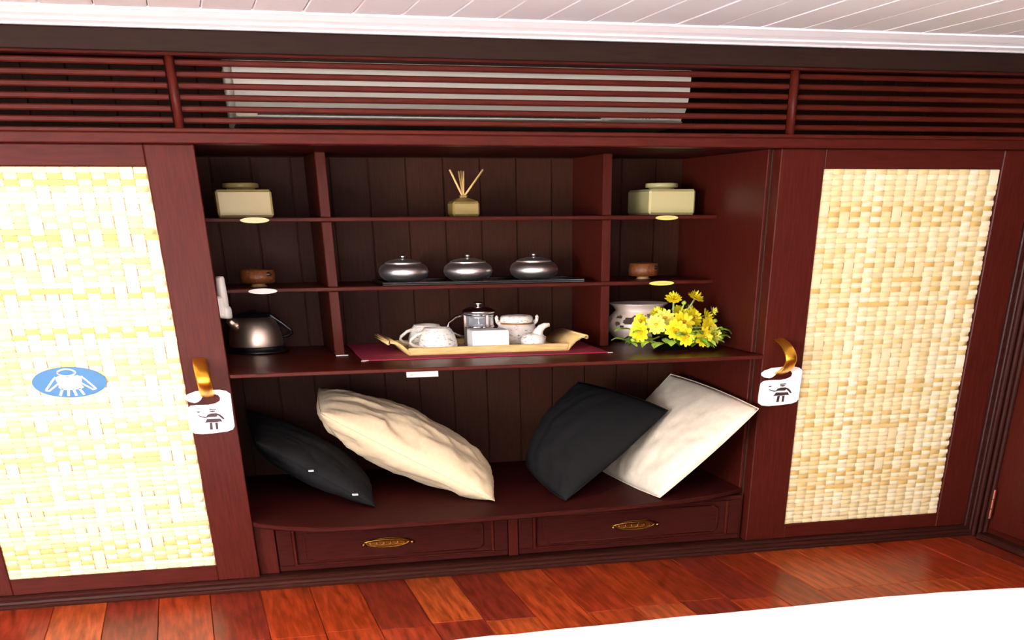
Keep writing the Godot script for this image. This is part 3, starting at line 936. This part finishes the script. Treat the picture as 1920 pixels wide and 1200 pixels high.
func counter_things() -> void:
	var st: SurfaceTool
	var Y := 1.1153
	# kettle
	var k := thing("electric_kettle", "steel electric kettle with black base, lid and handle on the counter", "kettle", Vector3(0.372, Y, -1.2))
	st = mb(true)
	lathe(st, k.position, [Vector2(0, 0), Vector2(0.19, 0.0), Vector2(0.195, 0.006), Vector2(0.19, 0.016), Vector2(0.175, 0.02), Vector2(0.178, 0.03), Vector2(0.17, 0.036), Vector2(0, 0.037)], 36)
	obj("base", st, M.black, k)
	st = mb(true)
	lathe(st, k.position, [Vector2(0.164, 0.036), Vector2(0.166, 0.045), Vector2(0.161, 0.09), Vector2(0.150, 0.13), Vector2(0.132, 0.162), Vector2(0.112, 0.182), Vector2(0.1, 0.19), Vector2(0, 0.19)], 40)
	obj("body", st, M.steel, k)
	st = mb(true)
	lathe(st, k.position, [Vector2(0.108, 0.186), Vector2(0.102, 0.197), Vector2(0.066, 0.209), Vector2(0.02, 0.213), Vector2(0.02, 0.222), Vector2(0, 0.224)], 28)
	obj("lid", st, M.black, k)
	st = mb(true)
	tube(st, [k.position + Vector3(-0.10, 0.135, 0.05), k.position + Vector3(-0.135, 0.162, 0.075), k.position + Vector3(-0.15, 0.178, 0.085)], [0.036, 0.028, 0.024], 12)
	obj("spout", st, M.steel, k)
	st = mb(true)
	var p := k.position
	tube(st, [p + Vector3(0.05, 0.20, 0), p + Vector3(0.11, 0.19, 0.01), p + Vector3(0.17, 0.15, 0.02), p + Vector3(0.215, 0.115, 0.03), p + Vector3(0.222, 0.10, 0.03), p + Vector3(0.20, 0.085, 0.02), p + Vector3(0.145, 0.075, 0.01)], [0.014, 0.012, 0.01, 0.01, 0.01, 0.009, 0.008], 10)
	obj("handle", st, M.black, k)
	# place mat
	var mt := thing("place_mat", "dark red woven place mat under the bamboo tray", "place mat", Vector3(1.69, Y, -0.94))
	st = mb()
	var rows := 26
	for i in rows:
		var z0 := -1.45 + 1.01 * i / rows
		var z1 := z0 + 1.01 / rows
		var c := [0.955 - 0.025 * i / rows, 2.47 - 0.045 * i / rows]
		box(st, Vector3(c[0], Y, z0), Vector3(c[1], Y + 0.006, z1), 0.003)
	obj("cloth", st, plain(srgb(150, 26, 58), 0.7), mt)
	st = mb(true)
	tube(st, [Vector3(0.915, Y + 0.003, -0.425), Vector3(0.94, Y + 0.003, -0.43), Vector3(0.96, Y + 0.003, -0.435)], 0.003, 6)
	obj("fringe", st, plain(srgb(214, 190, 180), 0.7), mt)
	st = mb(true)
	tube(st, [Vector3(2.42, Y + 0.003, -0.432), Vector3(2.45, Y + 0.003, -0.425)], 0.003, 6)
	obj("fringe", st, plain(srgb(214, 190, 180), 0.7), mt)
	# bamboo tray
	var bam := wood(srgb(238, 204, 136), 0, 0.4, 6.0)
	var t := thing("bamboo_tray", "pale bamboo tray with flared end handles on the red mat", "tray", Vector3(1.72, Y + 0.006, -0.87))
	var y := Y + 0.006
	st = mb(); box(st, Vector3(1.235, y, -1.14), Vector3(2.21, y + 0.01, -0.6), 0.003); obj("tray_base", st, bam, t)
	for z in [[-0.622, -0.598], [-1.142, -1.118]]:
		st = mb(); box(st, Vector3(1.225, y, z[0]), Vector3(2.22, y + 0.038, z[1]), 0.005); obj("side", st, bam, t)
	for s in [-1.0, 1.0]:
		var x: float = 1.722 + 0.497 * s
		st = mb(true)
		# the end board leans outward and rolls over into a grip; cut as a profile along z
		var prof := [Vector2(0.0, 0.0), Vector2(0.02, 0.02), Vector2(0.05, 0.045), Vector2(0.085, 0.062), Vector2(0.12, 0.066), Vector2(0.125, 0.058)]
		for i in prof.size() - 1:
			for off in [0.0, 0.012]:
				var a: Vector2 = prof[i]
				var b: Vector2 = prof[i + 1]
				var f := [Vector3(x + s * (a.x - off), y + a.y + off, -1.142), Vector3(x + s * (b.x - off), y + b.y + off, -1.142), Vector3(x + s * (b.x - off), y + b.y + off, -0.598), Vector3(x + s * (a.x - off), y + a.y + off, -0.598)]
				face(st, f, Vector3(s, -1, 0) if off == 0.0 else Vector3(-s, 1, 0))
			for z in [-1.142, -0.598]:
				var a: Vector2 = prof[i]
				var b: Vector2 = prof[i + 1]
				face(st, [Vector3(x + s * a.x, y + a.y, z), Vector3(x + s * b.x, y + b.y, z), Vector3(x + s * (b.x - 0.012), y + b.y + 0.012, z), Vector3(x + s * (a.x - 0.012), y + a.y + 0.012, z)], Vector3(0, 0, z + 0.87))
		tube(st, [Vector3(x + s * 0.118, y + 0.068, -1.142), Vector3(x + s * 0.118, y + 0.068, -0.598)], 0.011, 10)
		obj("end_handle", st, bam, t)
	# upturned mugs
	var sp := speckled()
	var ty := y + 0.0101
	for q in [[1.432, -0.755, "speckled white mug upside down at the front of the tray"], [1.412, -1.0, "speckled white mug upside down behind the front mug"]]:
		var m := thing("mug", q[2], "mug", Vector3(q[0], ty, q[1]), "speckled mugs upside down on the tray")
		st = mb(true)
		lathe(st, m.position, [Vector2(0.112, 0.0), Vector2(0.121, 0.002), Vector2(0.122, 0.012), Vector2(0.116, 0.05), Vector2(0.104, 0.085), Vector2(0.088, 0.108), Vector2(0.082, 0.111), Vector2(0.08, 0.118), Vector2(0.07, 0.118), Vector2(0.066, 0.112), Vector2(0, 0.111)], 36)
		obj("cup", st, sp, m)
		st = mb(true)
		var c := m.position
		tube(st, [c + Vector3(-0.085, 0.098, 0.02), c + Vector3(-0.13, 0.086, 0.03), c + Vector3(-0.172, 0.06, 0.04), c + Vector3(-0.178, 0.046, 0.04), c + Vector3(-0.16, 0.032, 0.035), c + Vector3(-0.112, 0.018, 0.02)], 0.0085, 10)
		obj("handle", st, plain(srgb(240, 230, 214), 0.3), m)
	# cafetiere
	var fp := thing("cafetiere", "glass and chrome cafetiere on the tray behind the white box", "cafetiere", Vector3(1.735, ty, -0.95))
	var c0 := fp.position
	var glass := plain(Color(0.9, 0.92, 0.95, 0.12), 0.03)
	glass.transparency = BaseMaterial3D.TRANSPARENCY_ALPHA
	st = mb(true); lathe(st, c0, [Vector2(0, 0.006), Vector2(0.088, 0.006), Vector2(0.092, 0.012), Vector2(0.092, 0.165), Vector2(0.1, 0.18), Vector2(0.097, 0.18), Vector2(0.088, 0.165), Vector2(0.087, 0.014), Vector2(0, 0.013)], 36); obj("beaker", st, glass, fp)
	st = mb(true); lathe(st, c0, [Vector2(0.1, 0.176), Vector2(0.106, 0.181), Vector2(0.104, 0.188), Vector2(0.09, 0.197), Vector2(0.06, 0.207), Vector2(0.02, 0.211), Vector2(0.0, 0.211)], 36)
	var lid := obj("lid", st, M.polished, fp)
	st = mb(true); lathe(st, c0, [Vector2(0.008, 0.209), Vector2(0.012, 0.216), Vector2(0.03, 0.222), Vector2(0.03, 0.229), Vector2(0.02, 0.232), Vector2(0, 0.232)], 18); obj("knob", st, plain(srgb(236, 234, 230), 0.25, 1.0), lid)
	st = mb(true)
	for h in [0.012, 0.105, 0.168]:
		var ring := []
		for i in 33: ring.append(c0 + Vector3(0.096 * sin(TAU * i / 32.0), h, 0.096 * cos(TAU * i / 32.0)))
		tube(st, ring, 0.005, 6)
	obj("band", st, M.polished, fp, "chrome bands of the frame")
	for a in [0.35, 1.9, 3.5, 5.0]:
		st = mb(); var q := c0 + Vector3(0.097 * sin(a), 0, 0.097 * cos(a))
		box(st, q + Vector3(-0.009, 0.0, -0.004), q + Vector3(0.009, 0.17, 0.004), 0.002); obj("strut", st, M.polished, fp)
	st = mb(true); tube(st, [c0 + Vector3(0, 0.02, 0), c0 + Vector3(0, 0.21, 0)], 0.004, 8); lathe(st, c0, [Vector2(0, 0.15), Vector2(0.08, 0.15), Vector2(0.08, 0.158), Vector2(0, 0.16)], 24); obj("plunger", st, M.polished, fp)
	st = mb(true); tube(st, [c0 + Vector3(-0.095, 0.165, 0.01), c0 + Vector3(-0.15, 0.158, 0.02), c0 + Vector3(-0.2, 0.128, 0.03), c0 + Vector3(-0.205, 0.108, 0.03), c0 + Vector3(-0.18, 0.08, 0.025), c0 + Vector3(-0.135, 0.06, 0.02), c0 + Vector3(-0.098, 0.05, 0.01)], 0.0075, 8, 1.5, Vector3(0, 0, 1)); obj("handle", st, M.polished, fp)
	# white box
	var wb := thing("white_box", "plain white cube box at the front of the bamboo tray", "box", Vector3(1.74, ty, -0.73))
	st = mb(); box(st, Vector3(1.625, ty, -0.80), Vector3(1.855, ty + 0.104, -0.635), 0.006); obj("carton", st, M.card, wb)
	# teapot
	var tp := thing("teapot", "speckled white teapot with lug handles at the back of the tray", "teapot", Vector3(1.975, ty, -0.94))
	var c1 := tp.position
	st = mb(true); lathe(st, c1, [Vector2(0, 0.0), Vector2(0.085, 0.0), Vector2(0.118, 0.03), Vector2(0.127, 0.065), Vector2(0.12, 0.1), Vector2(0.11, 0.112), Vector2(0.1, 0.116)], 36); obj("body", st, sp, tp)
	st = mb(true); lathe(st, c1, [Vector2(0.104, 0.112), Vector2(0.112, 0.118), Vector2(0.112, 0.121), Vector2(0.1, 0.122)], 36); obj("band", st, plain(srgb(150, 96, 50), 0.4), tp, "brown rim")
	st = mb(true); lathe(st, c1, [Vector2(0.104, 0.122), Vector2(0.108, 0.13), Vector2(0.104, 0.148), Vector2(0.09, 0.158), Vector2(0.03, 0.163), Vector2(0, 0.163)], 36); obj("lid", st, sp, tp)
	for s in [-1, 1]:
		st = mb(true); tube(st, [c1 + Vector3(0.105 * s, 0.11, 0.01), c1 + Vector3(0.128 * s, 0.13, 0.015), c1 + Vector3(0.132 * s, 0.148, 0.015), c1 + Vector3(0.125 * s, 0.156, 0.015)], [0.014, 0.012, 0.011, 0.009], 10); obj("lug", st, sp, tp)
	# small spouted jug
	var jg := thing("milk_jug", "small speckled round jug with a long spout at the right of the tray", "jug", Vector3(2.02, ty, -0.70))
	var c2 := jg.position
	st = mb(true); lathe(st, c2, [Vector2(0, 0.0), Vector2(0.055, 0.0), Vector2(0.075, 0.02), Vector2(0.078, 0.045), Vector2(0.068, 0.068), Vector2(0.05, 0.078), Vector2(0.03, 0.08), Vector2(0, 0.08)], 32); obj("body", st, sp, jg)
	st = mb(true); tube(st, [c2 + Vector3(0.02, 0.055, 0.02), c2 + Vector3(0.03, 0.085, 0.02), c2 + Vector3(0.045, 0.105, 0.02), c2 + Vector3(0.07, 0.118, 0.02), c2 + Vector3(0.1, 0.122, 0.02)], [0.04, 0.03, 0.022, 0.015, 0.009], 12); obj("spout", st, plain(srgb(240, 232, 220), 0.3), jg)
	# oil burner with cut-outs
	var ob := thing("oil_burner", "pierced white ceramic oil burner behind the yellow flowers", "oil burner", Vector3(2.86, Y, -1.15))
	var holes := [[-0.66, 0.122, 0.17, 0.02], [-1.04, 0.106, 0.1, 0.011], [-0.86, 0.088, 0.09, 0.011], [-0.43, 0.142, 0.13, 0.009], [-0.17, 0.149, 0.11, 0.009], [0.07, 0.150, 0.09, 0.008], [0.3, 0.150, 0.08, 0.008], [-1.05, 0.142, 0.13, 0.008], [-0.28, 0.1, 0.15, 0.016], [0.12, 0.11, 0.13, 0.014], [0.6, 0.12, 0.15, 0.015], [-1.5, 0.12, 0.13, 0.013]]
	var open := func(a: float, yy: float) -> bool:
		for h in holes:
			var da := wrapf(a - h[0], -PI, PI)
			if pow(da / h[2], 2.0) + pow((yy - h[1]) / h[3], 2.0) < 1.0: return true
		return false
	var prof := [Vector2(0.1, 0.0), Vector2(0.115, 0.012)]
	for i in 25:
		var f := i / 24.0
		prof.append(Vector2(0.125 + 0.085 * sin(PI * clampf(0.12 + 0.75 * f, 0, 1)) , 0.02 + 0.145 * f))
	prof.append_array([Vector2(0.15, 0.17), Vector2(0.165, 0.19), Vector2(0.19, 0.208), Vector2(0.196, 0.212), Vector2(0.186, 0.212), Vector2(0.155, 0.192), Vector2(0, 0.185)])
	st = mb(true); lathe(st, ob.position, prof, 128, 1.0, open); obj("body", st, plain(srgb(226, 206, 190), 0.3), ob)
	# small light scrap at the foot of the left upright
	var sc := thing("paper_slip", "thin white paper slip lying at the foot of the left upright", "paper", Vector3(0.85, Y, -0.8))
	st = mb(); box(st, Vector3(0.812, Y, -0.815), Vector3(0.885, Y + 0.004, -0.79), 0.001); obj("slip", st, M.card, sc)

func flowers() -> void:
	rng.seed = 77
	var Y := 1.1153
	var f := thing("flower_arrangement", "yellow chrysanthemums and green leaves in a small black pot", "flowers", Vector3(2.87, Y, -0.53))
	var c := f.position
	var st := mb()
	for k in 4:
		var A := func(r: float, y: float, kk: int) -> Vector3: return c + Vector3([1, 1, -1, -1][kk % 4] * r, y, [1, -1, -1, 1][kk % 4] * r)
		for s in [[0.085, 0.0, 0.1, 0.085], [0.1, 0.085, 0.088, 0.085], [0.088, 0.085, 0.08, 0.07]]:
			quad(st, A.call(s[0], s[1], k), A.call(s[0], s[1], k + 1), A.call(s[2], s[3], k + 1), A.call(s[2], s[3], k))
	quad(st, c + Vector3(-0.08, 0.07, -0.08), c + Vector3(-0.08, 0.07, 0.08), c + Vector3(0.08, 0.07, 0.08), c + Vector3(0.08, 0.07, -0.08))
	obj("pot", st, M.black_gloss, f)
	var yel := [plain(srgb(240, 226, 34), 0.6), plain(srgb(236, 214, 24), 0.6), plain(srgb(244, 236, 96), 0.6)]
	for m in yel: m.backlight_enabled = true; m.backlight = Color(0.3, 0.26, 0.05)
	var heart := plain(srgb(214, 160, 20), 0.7)
	var green := [plain(srgb(126, 170, 44), 0.5), plain(srgb(88, 134, 36), 0.5), plain(srgb(166, 198, 72), 0.5)]
	var stem_mat := plain(srgb(150, 170, 90), 0.6)
	# blooms: place, radius and which way they face; heights follow the squat dome of the bunch
	var spots := [[-0.25, 0.105, 0.10, 0.07], [-0.15, 0.14, 0.12, 0.066], [-0.07, 0.165, 0.05, 0.066], [-0.05, 0.115, 0.2, 0.075], [-0.12, 0.125, 0.02, 0.06], [0.02, 0.15, 0.12, 0.075], [0.05, 0.185, -0.02, 0.064], [0.12, 0.165, 0.04, 0.07], [0.18, 0.12, 0.13, 0.075], [0.12, 0.075, 0.22, 0.07], [0.22, 0.16, 0.0, 0.066], [0.21, 0.085, 0.16, 0.066], [0.0, 0.085, 0.24, 0.066], [-0.07, 0.18, -0.08, 0.058], [0.14, 0.19, -0.1, 0.055], [-0.02, 0.262, 0.05, 0.06], [0.14, 0.264, 0.0, 0.06], [-0.2, 0.15, -0.02, 0.055], [0.27, 0.185, -0.04, 0.045]]
	for s in spots:
		var at := c + Vector3(s[0], s[1], s[2])
		var dir := Vector3(s[0] * 1.6, (s[1] - 0.06) * 1.8, s[2] * 1.6 + 0.25).normalized()
		if s[1] > 0.22: dir = Vector3(-0.2 if s[0] < 0.05 else 0.25, 0.8, 0.35).normalized()
		st = mb(true)
		var base := c + Vector3(s[0] * 0.15, 0.07, s[2] * 0.15)
		tube(st, [base, base.lerp(at, 0.55) + Vector3(0, 0.02, 0), at], 0.006, 6)
		obj("stem", st, stem_mat, f)
		bloom(f, at, dir, s[3], yel[rng.randi() % 3], heart)
	for k in 64:
		var a := rng.randf() * TAU
		if k < 40: a = rng.randf_range(-1.9, 1.9)
		var r := rng.randf_range(0.2, 0.36)
		var y := rng.randf_range(0.03, 0.10)
		var p := c + Vector3(sin(a) * r * 1.05, y + 0.01, cos(a) * r * 0.8)
		p.x = clampf(p.x, 2.57, 3.15)
		leaf(f, p, Vector3(sin(a), rng.randf_range(-0.25, 0.35), cos(a) * 0.7).normalized(), rng.randf_range(0.07, 0.12), green[rng.randi() % 3])
	for q in [[0.06, 0.24, 0.02], [0.28, 0.14, 0.0], [0.31, 0.1, 0.03], [-0.3, 0.06, 0.12], [0.27, 0.06, 0.14]]:
		st = mb(true)
		var b := c + Vector3(q[0], q[1], q[2])
		tube(st, [c + Vector3(q[0] * 0.2, 0.08, q[2] * 0.2), c + Vector3(q[0] * 0.7, q[1] * 0.8, q[2] * 0.7), b], 0.005, 6)
		lathe(st, b, [Vector2(0, -0.008), Vector2(0.014, -0.002), Vector2(0.016, 0.006), Vector2(0.008, 0.014), Vector2(0, 0.015)], 10)
		obj("bud", st, green[2], f)

func bloom(f: Node3D, at: Vector3, dir: Vector3, r: float, mat: Material, heart: Material) -> void:
	var side := dir.cross(Vector3(0.3, 1, 0.1)).normalized()
	var up := side.cross(dir).normalized()
	var st := mb(true)
	for ring in 3:
		var n := 11 - ring * 2
		var rr := r * (1.0 - 0.26 * ring)
		for k in n:
			var a := TAU * (k + 0.5 * ring) / n + rng.randf_range(-0.08, 0.08)
			var d := side * cos(a) + up * sin(a) * 0.8
			var w := dir.cross(d).normalized() * rr * 0.24
			var lift := dir * (0.006 + ring * 0.008)
			var tip := at + d * rr * rng.randf_range(0.88, 1.08) + lift * 1.4 + dir * 0.004 * ring
			var m1 := at + d * rr * 0.62 + lift
			var m0 := at + d * rr * 0.1 + lift * 0.5
			for s in [1.0, -1.0]:
				face(st, [m0, m1 + w * s, m1], dir)
				face(st, [m1, m1 + w * s, tip + w * s * 0.35], dir)
				face(st, [m1, tip + w * s * 0.35, tip], dir)
	obj("bloom", st, mat, f)
	st = mb(true)
	lathe(st, at + dir * 0.018 - Vector3(0, 0.006, 0), [Vector2(0, 0.0), Vector2(r * 0.2, 0.003), Vector2(r * 0.2, 0.009), Vector2(0, 0.014)], 10)
	obj("flower_heart", st, heart, f)

func leaf(f: Node3D, at: Vector3, d: Vector3, l: float, mat: Material) -> void:
	var w := d.cross(Vector3.UP).normalized() * l * 0.34
	var n := w.cross(d).normalized()
	if n.y < 0: n = -n
	var st := mb(true)
	var mid := [at - d * l * 0.5, at - d * l * 0.15 + n * 0.01, at + d * l * 0.25 + n * 0.01, at + d * l * 0.5 - n * 0.006]
	var ws := [0.15, 1.0, 0.8, 0.0]
	for i in 3:
		for s in [1.0, -1.0]:
			face(st, [mid[i], mid[i] + w * ws[i] * s - n * 0.006, mid[i + 1] + w * ws[i + 1] * s - n * 0.006], n)
			face(st, [mid[i], mid[i + 1] + w * ws[i + 1] * s - n * 0.006, mid[i + 1]], n)
	obj("leaf", st, mat, f)

# ---------------------------------------------------------------- signs on the doors
func hanger(label: String, x0: float, x1: float, y0: float, y1: float) -> void:
	var t := thing("door_hanger", label, "door hanger", Vector3((x0 + x1) / 2.0, y0, DOOR + 0.02), "door hangers on the brass handles")
	# the outline runs round the card and into the hooked slot from its left edge
	var o := [[250, 530], [400, 518], [540, 520], [620, 540], [665, 580], [662, 700], [655, 1010], [630, 1050], [560, 1075], [400, 1090], [250, 1097], [160, 1085], [105, 1040], [103, 950], [110, 800], [118, 750], [160, 715], [240, 708], [380, 712], [470, 695], [525, 665], [535, 625], [515, 590], [460, 572], [390, 575], [330, 595], [300, 640], [260, 670], [220, 680], [160, 665], [118, 635], [112, 600], [150, 565]]
	var M2 := func(p: Array) -> Vector2: return Vector2(lerpf(x0, x1, (p[0] - 103.0) / 562.0), lerpf(y1, y0, (p[1] - 518.0) / 579.0))
	var poly := PackedVector2Array()
	for p in o: poly.append(M2.call(p))
	var z := DOOR + 0.012
	var st := mb(); plate(st, poly, z, z + 0.006); obj("card", st, M.card, t)
	# waitress figure with a raised plate
	var shapes := [
		[[378, 768], [462, 766], [460, 780], [380, 781]],
		[[376, 790], [450, 789], [445, 803], [415, 811], [385, 804]],
		[[222, 795], [270, 792], [262, 804], [245, 810], [228, 804]],
		[[330, 868], [352, 838], [395, 826], [460, 825], [500, 842], [530, 875], [552, 912], [530, 914], [500, 880], [480, 860], [470, 852], [455, 872], [360, 872], [312, 884], [270, 870], [232, 850], [238, 842], [276, 858], [310, 866]],
		[[335, 898], [495, 898], [518, 942], [470, 940], [410, 946], [345, 942], [302, 948]],
		[[360, 948], [392, 948], [384, 1042], [350, 1042]],
		[[425, 948], [458, 948], [452, 1040], [424, 1040]]]
	st = mb()
	for s in shapes:
		var q := PackedVector2Array()
		for p in s: q.append(M2.call(p))
		plate(st, q, z + 0.0055, z + 0.0075)
	obj("printed_figure", st, M.ink, t, "dark printed figure of a waitress")

func sticker() -> void:
	var cx := -0.664
	var cy := 1.103
	var z := DOOR - 0.003
	var t := thing("round_sticker", "blue round sticker with a white life jacket figure on the woven panel", "sticker", Vector3(cx, 1.034, z))
	var st := mb()
	plate(st, oval(cx, cy, 0.185, 0.069, 48), z - 0.006, z); obj("disc", st, plain(srgb(36, 104, 150), 0.5), t)
	# figure, traced in the crop's own units (1920 x 960, disc from 215 to 1710 and 195 to 795)
	var P := func(x: float, y: float) -> Vector2: return Vector2(cx + (x - 962.0) / 747.0 * 0.185, cy - (y - 495.0) / 300.0 * 0.069)
	st = mb()
	var stroke := func(pts: Array, w: float) -> void:
		for i in pts.size() - 1:
			var a: Vector2 = P.call(pts[i][0], pts[i][1])
			var b: Vector2 = P.call(pts[i + 1][0], pts[i + 1][1])
			var n := (b - a).orthogonal().normalized()
			n = Vector2(n.x * 0.0055, n.y * 0.003) * w
			var e := (b - a).normalized() * 0.0015
			plate(st, PackedVector2Array([a + n - e, a - n - e, b - n + e, b + n + e]), z - 0.001, z + 0.002)
	var head := []
	for k in 25: head.append([940 + 172 * cos(TAU * k / 24.0), 300 + 66 * sin(TAU * k / 24.0)])
	stroke.call(head, 1.0)
	for s in [-1, 1]:
		var m := func(x: float) -> float: return 960.0 + s * x
		stroke.call([[m.call(260), 385], [m.call(330), 450], [m.call(480), 610], [m.call(500), 640], [m.call(440), 650], [m.call(380), 610], [m.call(240), 520]], 1.0)
		stroke.call([[m.call(170), 620], [m.call(240), 745]], 1.2)
		stroke.call([[m.call(50), 630], [m.call(80), 755]], 1.2)
	var torso := PackedVector2Array()
	for p in [[690, 400], [760, 365], [860, 372], [940, 395], [1030, 372], [1150, 358], [1220, 385], [1215, 470], [1180, 540], [1230, 600], [1160, 632], [960, 640], [780, 636], [720, 590], [740, 530], [710, 470]]:
		torso.append(P.call(p[0], p[1]))
	plate(st, torso, z - 0.001, z + 0.002)
	obj("printed_figure", st, plain(srgb(246, 248, 250), 0.5), t, "white printed figure in a life jacket")

func _ready() -> void:
	rng.seed = 1
	make_materials()
	camera_and_light()
	room()
	cupboards()
	bed()
	cushions()
	shelf_things()
	counter_things()
	flowers()
	hanger("white door hanger with printed waitress on the left-hand brass handle", -0.103, 0.142, 0.836, 1.046)
	hanger("white door hanger with printed waitress on the right-hand brass handle", 3.258, 3.532, 0.843, 1.05)
	sticker()
